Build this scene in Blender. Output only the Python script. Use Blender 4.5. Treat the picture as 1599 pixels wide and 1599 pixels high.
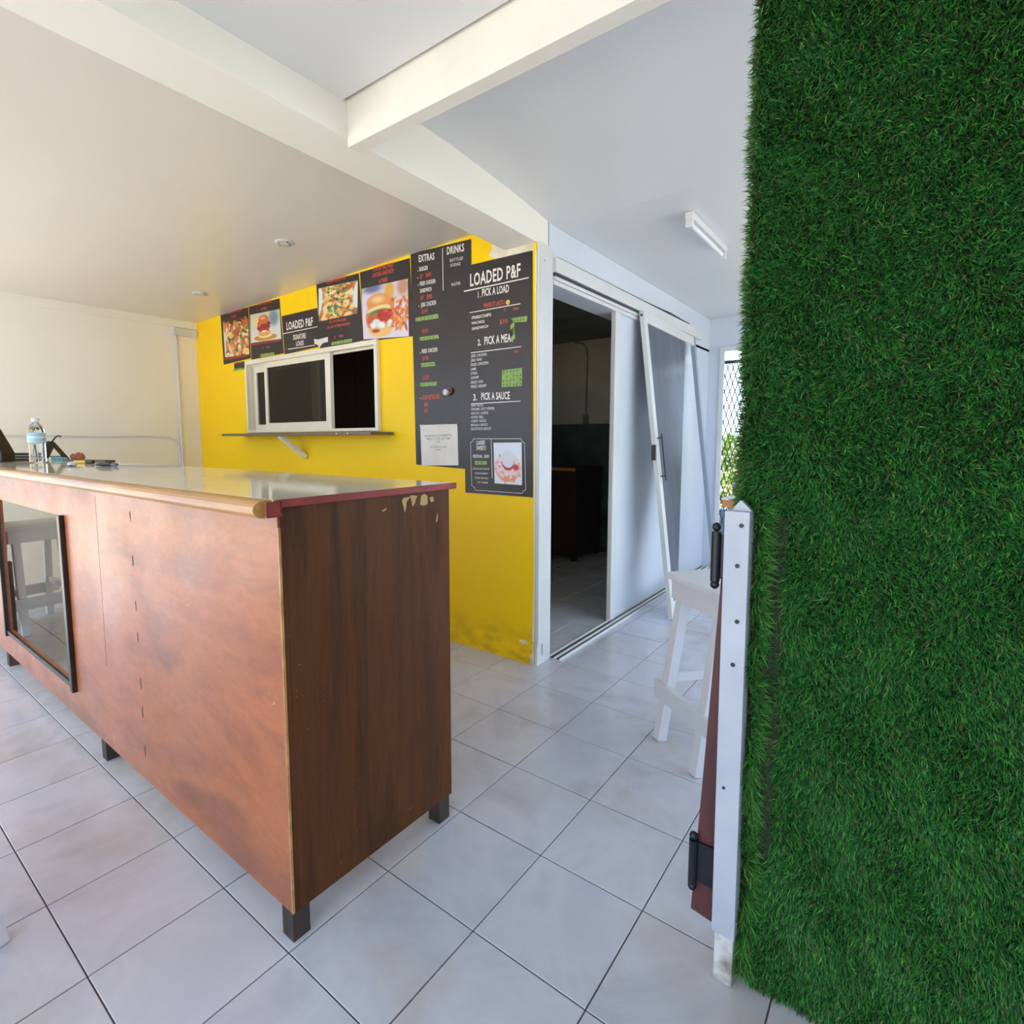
import bpy, bmesh, math, random
import numpy as np
from mathutils import Vector, Matrix
random.seed(7); rng = np.random.default_rng(7)
for o in list(bpy.data.objects): bpy.data.objects.remove(o)
S = bpy.context.scene; COL = S.collection

# ---------- camera ----------
cd = bpy.data.cameras.new('camera'); cam = bpy.data.objects.new('camera', cd); COL.objects.link(cam); S.camera = cam
Rr = Vector((0.79362851, 0.60840029, -0.00169253)); Rd = Vector((0.05564713, -0.07535866, -0.99560257)); Rf = Vector((-0.60585244, 0.7900444, -0.09366251))
cam.matrix_world = Matrix(((Rr.x, -Rd.x, -Rf.x, 1.506813), (Rr.y, -Rd.y, -Rf.y, -0.358512), (Rr.z, -Rd.z, -Rf.z, 1.288353), (0, 0, 0, 1)))
cd.sensor_width = 36; cd.lens = 852.4822/1599*36; cd.shift_x = 31.1/1599; cd.shift_y = -33.5/1599; cd.clip_start = .02; cd.clip_end = 200

# ---------- light ----------
w = bpy.data.worlds.new('sky'); S.world = w; w.use_nodes = True
bg = w.node_tree.nodes['Background']; bg.inputs[0].default_value = (.66, .82, 1.0, 1); bg.inputs[1].default_value = 2.3
sd = bpy.data.lights.new('sun', 'SUN'); sun = bpy.data.objects.new('sun', sd); COL.objects.link(sun)
sd.energy = 8.5; sd.color = (1, .95, .88); sd.angle = math.radians(.6)
sun.rotation_euler = Vector((.62, -.12, -.95)).to_track_quat('-Z', 'Y').to_euler()
S.view_settings.view_transform = 'Standard'; S.view_settings.look = 'None'; S.view_settings.gamma = 1; S.view_settings.exposure = 0.64
S.cycles.max_bounces = 10; S.cycles.diffuse_bounces = 6; S.cycles.glossy_bounces = 4; S.cycles.transmission_bounces = 8
S.cycles.sample_clamp_indirect = 8

# ---------- materials ----------
def srgb(r, g, b):
    f = lambda c: c/12.92 if c <= .04045 else ((c+.055)/1.055)**2.4
    return (f(r/255), f(g/255), f(b/255), 1)
def nt(name):
    m = bpy.data.materials.new(name); m.use_nodes = True
    n = m.node_tree; return m, n, n.nodes['Principled BSDF']
def ramp(n, stops, fac):
    r = n.nodes.new('ShaderNodeValToRGB'); el = r.color_ramp.elements
    while len(el) < len(stops): el.new(.5)
    for e, (p, c) in zip(el, stops): e.position = p; e.color = c
    n.links.new(fac, r.inputs[0]); return r.outputs[0]
def noise(n, scale, detail=4, stretch=(1, 1, 1), rough=.55, dist=0, coord='Object', off=(0, 0, 0)):
    t = n.nodes.new('ShaderNodeTexCoord'); mp = n.nodes.new('ShaderNodeMapping'); mp.inputs[3].default_value = stretch; mp.inputs[1].default_value = off
    x = n.nodes.new('ShaderNodeTexNoise'); x.inputs['Scale'].default_value = scale; x.inputs['Detail'].default_value = detail
    x.inputs['Roughness'].default_value = rough; x.inputs['Distortion'].default_value = dist
    n.links.new(t.outputs[coord], mp.inputs[0]); n.links.new(mp.outputs[0], x.inputs[0]); return x.outputs[0]
def mix(n, a, b, fac, mode='MIX'):
    x = n.nodes.new('ShaderNodeMix'); x.data_type = 'RGBA'; x.blend_type = mode
    for sock, v in ((6, a), (7, b), (0, fac)):
        if hasattr(v, 'links'): n.links.new(v, x.inputs[sock])
        else: x.inputs[sock].default_value = v
    return x.outputs[2]
def bump(n, p, h, s, d=.002):
    b = n.nodes.new('ShaderNodeBump'); b.inputs['Strength'].default_value = s; b.inputs['Distance'].default_value = d
    n.links.new(h, b.inputs['Height']); n.links.new(b.outputs[0], p.inputs['Normal'])
def mat(name, c1, c2=None, scale=3, rough=.5, metal=0, stretch=(1, 1, 1), bmp=0, lo=.35, hi=.65, coat=0, detail=4, spec=None):
    m, n, p = nt(name)
    p.inputs['Roughness'].default_value = rough; p.inputs['Metallic'].default_value = metal; p.inputs['Coat Weight'].default_value = coat
    if spec is not None: p.inputs['Specular IOR Level'].default_value = spec
    if c2 is None: c2 = tuple(v*.93 for v in c1[:3])+(1,)
    f = noise(n, scale, detail, stretch)
    n.links.new(ramp(n, [(lo, c1), (hi, c2)], f), p.inputs[0])
    if bmp: bump(n, p, noise(n, scale*12, 3, stretch), bmp)
    return m
def glass(name, tint, rough=0.02, alpha=.25):
    m, n, p = nt(name); p.inputs[0].default_value = tint; p.inputs['Roughness'].default_value = rough; p.inputs['Transmission Weight'].default_value = 1
    p.inputs['IOR'].default_value = 1.45
    return m
def pane_mat(name, tint, dens, body=(.02, .022, .025, 1), rg=.08):
    m, n, p = nt(name); out = n.nodes['Material Output']
    tr = n.nodes.new('ShaderNodeBsdfTransparent'); tr.inputs[0].default_value = tint
    mx = n.nodes.new('ShaderNodeMixShader'); p.inputs[0].default_value = body; p.inputs['Roughness'].default_value = rg
    mx.inputs[0].default_value = dens; p.inputs['IOR'].default_value = 1.45
    
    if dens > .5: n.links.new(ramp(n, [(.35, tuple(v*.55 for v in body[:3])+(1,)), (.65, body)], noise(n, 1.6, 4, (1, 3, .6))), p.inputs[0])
    n.links.new(tr.outputs[0], mx.inputs[1]); n.links.new(p.outputs[0], mx.inputs[2]); n.links.new(mx.outputs[0], out.inputs[0]); return m
M = {}
def scuffed(name, c1, c2, c3, stretch, rough, scale, fleck, coat, spec=.5):
    m, n, p = nt(name); p.inputs['Specular IOR Level'].default_value = spec
    a = ramp(n, [(.3, c1), (.5, c2), (.72, c3)], noise(n, scale, 5, stretch, .6, .4))
    g = noise(n, 9, 6, tuple(s*3 for s in stretch), .7)
    b = mix(n, a, ramp(n, [(.3, (.55, .5, .5, 1)), (.7, (1, 1, 1, 1))], g), .55, 'MULTIPLY')
    fl = ramp(n, [(.69, (0, 0, 0, 1)), (.73, (1, 1, 1, 1))], noise(n, 34, 3, (1, 1, 1.9), .8, 1.5, off=(3, 1, 7)))
    pa = ramp(n, [(.48, (0, 0, 0, 1)), (.62, (1, 1, 1, 1))], noise(n, 1.6, 2, off=(5, 2, 3)))
    fm = mix(n, fl, pa, 1.0, 'MULTIPLY')
    n.links.new(mix(n, b, fleck, fm), p.inputs[0])
    rr = ramp(n, [(.35, (rough-.06,)*3+(1,)), (.65, (rough+.12,)*3+(1,))], noise(n, 3, 4, off=(1, 9, 2)))
    n.links.new(rr, p.inputs['Roughness']); p.inputs['Coat Weight'].default_value = coat; p.inputs['Coat Roughness'].default_value = .34
    bump(n, p, noise(n, 6, 6, tuple(s*3 for s in stretch), .7), .15, .003); return m
M['front_wood'] = scuffed('varnished_front_ply', srgb(150, 80, 46), srgb(182, 104, 58), srgb(122, 68, 48), (.6, 1, 1.6), .44, 2.2, srgb(235, 200, 168), .38)
M['end_wood'] = scuffed('dark_varnished_ply', srgb(42, 21, 9), srgb(98, 56, 20), srgb(58, 31, 14), (1, 4.5, .45), .5, 1.5, srgb(190, 160, 120), .0, .25)
M['leg'] = mat('dark_leg_paint', srgb(38, 30, 28), srgb(84, 66, 56), 9, .6, stretch=(1, 1, .3))
M['oak'] = mat('light_edge_wood', srgb(200, 150, 88), srgb(164, 112, 62), 3, .42, stretch=(.5, 6, 6), coat=.3)
M['postpaint'] = mat('worn_post_paint', srgb(188, 192, 204), srgb(174, 178, 190), 5, .5)
M['frame_bounce'] = mat('yellow_bounce_aluminium', srgb(236, 230, 212), srgb(226, 219, 200), 2, .35)  # white aluminium with bounce light from the yellow wall mixed into its colour
M['scrape'] = mat('bare_wood_scrape', srgb(190, 158, 104), None, 30, .8)
M['red'] = mat('red_edge_paint', srgb(150, 46, 40), srgb(118, 38, 30), 12, .5)
M['laminate'] = mat('cream_laminate', srgb(240, 232, 212), srgb(230, 221, 200), 2, .07, spec=.5)
M['black'] = mat('black_plastic', srgb(18, 16, 18), srgb(26, 22, 24), 6, .4)
M['blackwood'] = mat('black_batten', srgb(30, 20, 16), srgb(40, 28, 22), 6, .35)
M['brown'] = mat('brown_gate_board', srgb(92, 46, 44), srgb(72, 38, 38), 14, .5, stretch=(3, 3, .4))
M['hinge'] = mat('black_iron', srgb(34, 38, 48), srgb(24, 26, 32), 20, .35, .3)
M['white'] = mat('white_gloss_paint', srgb(216, 218, 224), srgb(206, 208, 214), 1.5, .42)
M['frame'] = mat('white_aluminium', srgb(224, 225, 224), srgb(214, 214, 212), 2, .35)
M['ceiling'] = mat('cream_ceiling_paint', srgb(226, 220, 212), srgb(220, 213, 204), .7, .30)
M['ceiling2'] = mat('white_ceiling_paint', srgb(226, 225, 224), srgb(218, 218, 218), .6, .34)
M['rafter'] = mat('white_timber_paint', srgb(238, 234, 224), srgb(226, 220, 208), 2, .45, bmp=.1)
M['wall'] = mat('cream_wall_paint', srgb(242, 238, 228), srgb(236, 231, 219), .8, .5)
M['wallw'] = mat('cool_white_wall_paint', srgb(220, 226, 236), srgb(210, 217, 228), .9, .3)
M['plaster'] = mat('bare_plaster', srgb(236, 226, 206), srgb(210, 198, 176), 14, .8)
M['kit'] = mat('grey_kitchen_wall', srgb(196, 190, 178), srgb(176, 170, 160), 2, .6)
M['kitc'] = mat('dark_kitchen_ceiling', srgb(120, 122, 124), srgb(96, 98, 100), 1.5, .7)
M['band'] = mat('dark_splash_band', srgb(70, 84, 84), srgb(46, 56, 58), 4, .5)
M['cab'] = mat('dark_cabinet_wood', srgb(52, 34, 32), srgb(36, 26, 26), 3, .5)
M['slate'] = mat('dark_shelf', srgb(122, 102, 88), srgb(96, 80, 70), 8, .35, stretch=(.3, 3, 3))
M['wood2'] = mat('orange_wood_edge', srgb(196, 126, 74), srgb(170, 104, 58), 6, .5, stretch=(.4, 4, 4))
M['stile'] = mat('grey_aluminium_stile', srgb(150, 160, 176), None, 3, .4)
M['metal'] = mat('brushed_metal', srgb(92, 88, 98), None, 4, .3, .8)
M['gate'] = mat('dark_gate_steel', srgb(70, 70, 78), None, 4, .5, .5)
M['poster'] = mat('black_poster_vinyl', srgb(33, 26, 30), srgb(46, 37, 41), 3, .36)
M['pw'] = mat('poster_white_ink', srgb(236, 230, 226), None, 5, .5)
M['pt'] = mat('poster_thin_ink', srgb(225, 220, 224), None, 5, .5)
M['pr'] = mat('poster_red_ink', srgb(214, 84, 58), None, 5, .5)
M['pk'] = mat('printed_grey_ink', srgb(120, 116, 114), None, 5, .7)
M['tape'] = mat('green_tape', srgb(150, 180, 100), srgb(128, 160, 80), 30, .6)
M['ink'] = mat('marker_ink', srgb(50, 66, 36), None, 5, .7)
M['paper'] = mat('white_paper', srgb(232, 226, 218), srgb(220, 214, 208), 6, .8)
M['emoji'] = mat('yellow_print', srgb(240, 190, 70), None, 5, .5)
M['cyan'] = mat('cyan_plastic', srgb(90, 178, 196), None, 5, .4)
M['blue'] = mat('slate_blue_panel', srgb(84, 104, 138), None, 5, .4)
M['rust'] = mat('brown_crumple', srgb(178, 104, 70), srgb(140, 78, 54), 30, .8)
M['yel'] = mat('yellow_plastic', srgb(226, 190, 60), None, 5, .4)
M['bottle'] = glass('clear_bottle_plastic', (.96, .98, 1, 1), .03)
M['bluelabel'] = mat('blue_white_label', srgb(210, 226, 236), srgb(96, 170, 214), 26, .5, stretch=(.3, .3, 2))
M['kraft'] = mat('brown_board_cover', srgb(120, 98, 76), srgb(92, 74, 58), 9, .6)
M['tube'] = mat('white_tube', srgb(238, 238, 240), None, 5, .3)
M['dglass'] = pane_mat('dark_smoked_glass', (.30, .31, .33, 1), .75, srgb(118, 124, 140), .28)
M['cglass'] = pane_mat('clear_pane', (.99, .995, .99, 1), .02, (.3, .3, .3, 1))
M['wglass'] = pane_mat('grey_window_glass', (.55, .54, .50, 1), .35, srgb(60, 56, 48))
M['ground'] = mat('pale_concrete', srgb(214, 204, 186), srgb(196, 186, 168), .6, .9)
M['hedge'] = mat('hedge_leaves', srgb(200, 214, 110), srgb(130, 168, 70), 5, .6)
M['purple'] = mat('purple_fabric', srgb(110, 90, 170), None, 5, .7)
M['grout'] = mat('brown_grout', srgb(104, 84, 84), srgb(78, 66, 72), 2, .9)

def yellow():
    m, n, p = nt('yellow_wall_paint'); p.inputs['Roughness'].default_value = .42; p.inputs['Specular IOR Level'].default_value = .3
    t = n.nodes.new('ShaderNodeTexCoord'); sp = n.nodes.new('ShaderNodeSeparateXYZ'); n.links.new(t.outputs['Object'], sp.inputs[0])
    base = ramp(n, [(.3, srgb(255, 215, 0)), (.7, srgb(255, 206, 0))], noise(n, 1.2, 3))
    # grime and scuffs near the floor
    a = n.nodes.new('ShaderNodeMath'); a.operation = 'MULTIPLY_ADD'; a.inputs[1].default_value = -2.2; a.inputs[2].default_value = .62; n.links.new(sp.outputs[2], a.inputs[0])
    b = n.nodes.new('ShaderNodeMath'); b.operation = 'MULTIPLY'; b.use_clamp = True; n.links.new(a.outputs[0], b.inputs[0]); n.links.new(ramp(n, [(.42, (0, 0, 0, 1)), (.62, (1, 1, 1, 1))], noise(n, 5, 6, (1, 1, 2), .7)), b.inputs[1])
    n.links.new(mix(n, base, srgb(176, 128, 30), b.outputs[0]), p.inputs[0]); return m
M['yellow'] = yellow()

def tile_mat():
    m, n, p = nt('marbled_white_tile'); oi = n.nodes.new('ShaderNodeObjectInfo')
    x = noise(n, 2.6, 6, (1, 1, 1), .6, .6, 'Object'); 
    mp = [q for q in n.nodes if q.type == 'MAPPING'][0]; v = n.nodes.new('ShaderNodeCombineXYZ')
    mu = n.nodes.new('ShaderNodeMath'); mu.operation = 'MULTIPLY'; mu.inputs[1].default_value = 37; n.links.new(oi.outputs['Random'], mu.inputs[0])
    for k in range(3): n.links.new(mu.outputs[0], v.inputs[k])
    n.links.new(v.outputs[0], mp.inputs[1])
    base = ramp(n, [(.3, srgb(186, 192, 208)), (.52, srgb(200, 202, 214)), (.72, srgb(178, 182, 196))], x)
    t = n.nodes.new('ShaderNodeNewGeometry'); nz = n.nodes.new('ShaderNodeTexNoise'); nz.inputs['Scale'].default_value = 1.7; nz.inputs['Detail'].default_value = 5; nz.inputs['Roughness'].default_value = .65
    n.links.new(t.outputs['Position'], nz.inputs[0])
    dirt = ramp(n, [(.50, (0, 0, 0, 1)), (.72, (.5, .5, .5, 1))], nz.outputs[0])
    n.links.new(mix(n, base, srgb(176, 160, 138), dirt), p.inputs[0]); p.inputs['Roughness'].default_value = .2
    p.inputs['Specular IOR Level'].default_value = .45
    return m
M['tile'] = tile_mat()

def attr_mat(name, rough=.5, coat=0, sss=0):
    m, n, p = nt(name); a = n.nodes.new('ShaderNodeAttribute'); a.attribute_name = 'tint'; n.links.new(a.outputs[0], p.inputs[0]); p.inputs['Roughness'].default_value = rough
    return m
M['print'] = attr_mat('printed_picture', .4); M['turf'] = attr_mat('turf_blade', .45)

# ---------- mesh helpers ----------
class MB:
    def __init__(s): s.v = []; s.f = []
    def add(s, vs, fs):
        k = len(s.v); s.v += [tuple(v) for v in vs]; s.f += [tuple(i+k for i in f) for f in fs]; return s
    def hexa(s, p):  # 8 points, bottom 4 ccw then top 4
        return s.add(p, [(3, 2, 1, 0), (4, 5, 6, 7), (0, 1, 5, 4), (1, 2, 6, 5), (2, 3, 7, 6), (3, 0, 4, 7)])
    def box(s, x0, x1, y0, y1, z0, z1):
        return s.hexa([(x0, y0, z0), (x1, y0, z0), (x1, y1, z0), (x0, y1, z0), (x0, y0, z1), (x1, y0, z1), (x1, y1, z1), (x0, y1, z1)])
    def bar(s, a, b, u, w, d, we=None):  # bar from a to b, width w along u, depth d across
        a, b, u = Vector(a), Vector(b), Vector(u); t = (b-a).normalized(); u = (u-t*u.dot(t)).normalized(); v = t.cross(u)
        we = we or w
        A = [a+u*w/2*i+v*d/2*j for i, j in ((-1, -1), (1, -1), (1, 1), (-1, 1))]; B = [b+u*we/2*i+v*d/2*j for i, j in ((-1, -1), (1, -1), (1, 1), (-1, 1))]
        return s.hexa(A+B)
    def tube(s, pts, r, n=10, cap=True):
        pts = [Vector(p) for p in pts]; k = len(s.v); rs = r if isinstance(r, (list, tuple)) else [r]*len(pts)
        prev = None
        for i, p in enumerate(pts):
            t = (pts[min(i+1, len(pts)-1)]-pts[max(i-1, 0)]).normalized()
            u = prev if prev is not None else (Vector((0, 0, 1)) if abs(t.z) < .9 else Vector((1, 0, 0)))
            u = (u-t*u.dot(t)).normalized(); prev = u; v = t.cross(u)
            for j in range(n):
                a = 2*math.pi*j/n; s.v.append(tuple(p+(u*math.cos(a)+v*math.sin(a))*rs[i]))
        for i in range(len(pts)-1):
            for j in range(n): s.f.append((k+i*n+j, k+i*n+(j+1) % n, k+(i+1)*n+(j+1) % n, k+(i+1)*n+j))
        if cap: s.f.append(tuple(k+j for j in reversed(range(n)))); s.f.append(tuple(k+(len(pts)-1)*n+j for j in range(n)))
        return s
    def lathe(s, c, prof, n=24):
        return s.tube([(c[0], c[1], c[2]+z) for r, z in prof], [max(r, 1e-4) for r, z in prof], n)
    def prism(s, pts, off):  # polygon + offset vector
        n = len(pts); off = Vector(off); P = [Vector(p) for p in pts]
        return s.add(P+[p+off for p in P], [tuple(reversed(range(n))), tuple(range(n, 2*n))]+[(i, (i+1) % n, n+(i+1) % n, n+i) for i in range(n)])
    def build(s, name, m, parent=None, bevel=0, smooth=False, seg=2):
        me = bpy.data.meshes.new(name); me.from_pydata(s.v, [], s.f); me.materials.append(M[m] if isinstance(m, str) else m)
        b = bmesh.new(); b.from_mesh(me); bmesh.ops.recalc_face_normals(b, faces=b.faces)
        if bevel: bmesh.ops.bevel(b, geom=[e for e in b.edges if len(e.link_faces) == 2 and e.calc_face_angle(0) > .6], offset=bevel, segments=seg, affect='EDGES', profile=.7)
        b.to_mesh(me); b.free()
        if smooth:
            for p in me.polygons: p.use_smooth = True
            try: me.set_sharp_from_angle(angle=.7)
            except Exception: pass
        o = bpy.data.objects.new(name, me); COL.objects.link(o)
        if parent: 
            o.parent = parent
            o.matrix_parent_inverse = Matrix.Translation(parent.location).inverted() if parent.parent is None else Matrix.Identity(4)
        return o
def tag(o, label=None, cat=None, group=None, kind=None):
    if label: o['label'] = label
    if cat: o['category'] = cat
    if group: o['group'] = group
    if kind: o['kind'] = kind
    return o
def thing(name, loc, label, cat, group=None):
    o = bpy.data.objects.new(name, None); o.location = loc; o.empty_display_size = .1; COL.objects.link(o); return tag(o, label, cat, group)
def st(name, mb, m, bevel=0, label=None, **k):
    o = mb.build(name, m, None, bevel, **k); o['kind'] = 'structure'
    if label: o['label'] = label
    return o

# ---------- floor ----------
T = .33
fl = st('floor', MB().box(-4.2, 3.3, -2.64, 5.45, -.12, -.0035), 'grout', label='white marbled ceramic tile floor with thin dark grout lines')
tm = {}
def tile_mesh(k, h=T/2-.0018):
    b = MB().box(-h, h, -h, h, -.011, 0)
    me = bpy.data.meshes.new('tile'); me.from_pydata(b.v, [], b.f); me.materials.append(M['tile'])
    q = bmesh.new(); q.from_mesh(me); bmesh.ops.recalc_face_normals(q, faces=q.faces); bmesh.ops.bevel(q, geom=[e for e in q.edges if all(v.co.z > -.001 for v in e.verts)], offset=.0012, segments=1, affect='EDGES'); q.to_mesh(me); q.free(); return me
tme = tile_mesh(0)
C0 = Vector((1.506813, -0.358512, 1.288353))
def px(p):
    d = Vector(p)-C0; z = d.dot(Rf); return (768.9+852.48*d.dot(Rr)/z, 766.4+852.48*d.dot(Rd)/z, z) if z > .05 else None
cand = []
for i in range(-13, 10):
    for j in range(-8, 17):
        c = ((i+.5)*T, (j+.5)*T, 0)
        q = px(c); vis = q is not None and -160 < q[0] < 1400 and 0 < q[1] < 1850
        dist = (Vector(c)-C0).length
        if c[0] < -.2 and c[1] > 3.6: vis = vis and 830 < q[0] < 980
        if c[0] > 1.3 and c[1] > 1.1: vis = False
        if c[0] < -.6 and c[1] > 2.5 and q is not None and not 820 < q[0] < 990: vis = False
        cand.append((not vis, dist, c))
cand.sort(); rest = MB(); ntile = 0
for nv, d, c in cand:
    dz = random.uniform(-.0006, 0)
    if not nv and ntile < 290:
        o = bpy.data.objects.new('tile', tme); o.location = (c[0], c[1], dz); COL.objects.link(o); o.parent = fl; ntile += 1
    else:
        h = T/2-.0018; rest.box(c[0]-h, c[0]+h, c[1]-h, c[1]+h, -.011, dz)
o = rest.build('floor_tiles', 'tile', fl); o['kind'] = 'stuff'
st('ground', MB().box(-30, 30, -30, 30, -.4, -.14), 'ground', label='pale paved ground outside the shop')

# lettering and quads measured on the yellow wall: (text, ink, x0, z0, x1, z1, height) and (x, z) corners, metres
TEXT={'extras': [('EXTRAS','w',-1.009,2.394,-0.875,2.384,0.042),('DRINKS','w',-0.772,2.392,-0.637,2.386,0.044),('BOTTLED','t',-0.748,2.344,-0.645,2.339,0.018),('SODAS','t',-0.746,2.316,-0.666,2.311,0.018),('WATER','t',-0.741,2.202,-0.667,2.2,0.018),('BURGER','w',-1.005,2.337,-0.931,2.334,0.026),('$7    $900','r',-1.0,2.292,-0.905,2.29,0.025),('FRIED CHICKEN','w',-1.003,2.248,-0.87,2.244,0.025),('SANDWICH','w',-1.002,2.205,-0.903,2.203,0.024),('$7    $900','r',-0.997,2.161,-0.898,2.158,0.025),('JERK CHICKEN','w',-0.996,2.117,-0.866,2.115,0.026),('$1140','r',-0.988,2.077,-0.94,2.078,0.023),('$1120','r',-0.987,1.955,-0.939,1.956,0.023),('FRIED CHICKEN','w',-0.994,1.831,-0.859,1.831,0.025),('$1140','r',-0.987,1.788,-0.938,1.789,0.024),('$1120','r',-0.989,1.666,-0.936,1.669,0.024),('SOUP OF THE DAY','r',-0.991,1.538,-0.842,1.542,0.029),('$8','r',-0.978,1.5,-0.947,1.5,0.025),('$12','r',-0.979,1.459,-0.948,1.461,0.025)],'bul': [(-1.019,2.342),(-1.02,2.299),(-1.018,2.255),(-1.014,2.125),(-1.009,1.836),(-1.007,1.549)],'loaded': [('LOADED P&F','w',-0.591,2.177,-0.235,2.171,0.071),('1.','t',-0.533,2.102,-0.513,2.102,0.036),('PICK A LOAD','w',-0.502,2.106,-0.312,2.1,0.042),('WHILE IT LASTS !','r',-0.492,2.041,-0.339,2.039,0.024),('FRIES/CHIPS','w',-0.579,1.987,-0.438,1.987,0.017),('NACHOS','w',-0.579,1.958,-0.486,1.956,0.016),('SANDWICH','w',-0.579,1.925,-0.459,1.926,0.016),('$10','r',-0.375,1.935,-0.321,1.934,0.024),('$','r',-0.348,2.004,-0.335,2.004,0.013),('900','r',-0.282,1.998,-0.247,1.997,0.013),('2.','w',-0.536,1.832,-0.509,1.833,0.036),('PICK A MEAT','w',-0.486,1.832,-0.278,1.829,0.046),('900','r',-0.278,1.766,-0.246,1.766,0.012),('JERK CHICKEN','t',-0.588,1.768,-0.471,1.769,0.017),('JERK PORK','t',-0.588,1.743,-0.504,1.744,0.016),('FRIED CHICKEN','t',-0.589,1.717,-0.459,1.72,0.017),('LAMB','t',-0.589,1.692,-0.549,1.693,0.016),('STEAK','t',-0.589,1.667,-0.539,1.669,0.016),('SHRIMP','t',-0.589,1.641,-0.527,1.644,0.016),('FRIED FISH','t',-0.589,1.615,-0.498,1.616,0.016),('FRIED SHRIMP','t',-0.589,1.59,-0.472,1.591,0.017),('3.','w',-0.572,1.516,-0.542,1.517,0.039),('PICK A SAUCE','w',-0.511,1.518,-0.306,1.514,0.042),('JERK SAUCE','t',-0.588,1.481,-0.497,1.48,0.014),('CREAMY HOT PEPPER','t',-0.588,1.458,-0.414,1.458,0.015),('NACHO CHEESE','t',-0.588,1.435,-0.46,1.435,0.014),('HONEY BBQ','t',-0.588,1.411,-0.497,1.412,0.015),('CURRY SAUCE','t',-0.588,1.388,-0.476,1.39,0.015),('MASALA SAUCE','t',-0.589,1.366,-0.465,1.367,0.014),('ESCOVICH SAUCE','t',-0.589,1.342,-0.44,1.343,0.016),('LOADED','w',-0.549,1.255,-0.484,1.257,0.025),('SWEETS','w',-0.549,1.225,-0.478,1.225,0.024),('FESTIVAL  $200','w',-0.576,1.178,-0.455,1.18,0.018),('CHOCOLATE SAUCE','t',-0.58,1.107,-0.452,1.11,0.011),('STRAWBERRY','t',-0.561,1.08,-0.461,1.082,0.011),('FRESH MANGO','t',-0.561,1.053,-0.46,1.054,0.011),('ICE CREAM','t',-0.542,1.027,-0.466,1.028,0.011)],'sign': [('LOADED P&F','w',-2.491,2.155,-2.14,2.15,0.061),('SIGNATURE','w',-2.406,2.069,-2.237,2.065,0.04),('LOADS','w',-2.368,2.019,-2.267,2.016,0.036)],'nacho': [('LOADED JERK CHICKEN','r',-3.404,2.402,-3.162,2.399,0.023),('NACHOS','r',-3.347,2.363,-3.259,2.359,0.023),('NACHOS,JERK CHICKEN,CHEESE','r',-3.503,2.009,-3.117,2.005,0.016),('$8   900','r',-3.325,1.955,-3.195,1.956,0.018)],'pork': [('LOADED PULLED PORK','r',-2.929,2.406,-2.69,2.396,0.025),('& FRIES','r',-2.858,2.359,-2.77,2.356,0.021),('PORK,BRIOCHE BUN,COLESLAW','r',-3.026,2.089,-2.573,2.08,0.014),('$    900','r',-2.856,2.044,-2.746,2.043,0.015)],'island': [('LOADED ISLAND FRIES','r',-1.953,2.422,-1.732,2.419,0.025),('JERK CHICKEN,SHRIMP,','r',-1.941,2.138,-1.732,2.132,0.017),('OR ANY OTHER PROTEIN','r',-1.964,2.1,-1.701,2.098,0.018),('$    900','r',-1.882,2.023,-1.781,2.022,0.018)],'bbq': [('LOADED BBQ FRIED','r',-1.439,2.417,-1.244,2.413,0.027),('CHICKEN SANDWICH','r',-1.452,2.377,-1.242,2.375,0.027),('& FRIES','r',-1.388,2.329,-1.302,2.329,0.026)],'note': [('SALADS,TACOS OR BURRITOS','k',-0.976,1.303,-0.747,1.307,0.014),('MAKE IT YOUR ANYTIME','k',-0.958,1.285,-0.759,1.288,0.012),('$ 1500','k',-0.879,1.268,-0.844,1.27,0.011),('ADD CHICKEN OR PORK','k',-0.93,1.234,-0.787,1.236,0.01),('$ 900','k',-0.877,1.218,-0.838,1.219,0.01)]}
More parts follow.
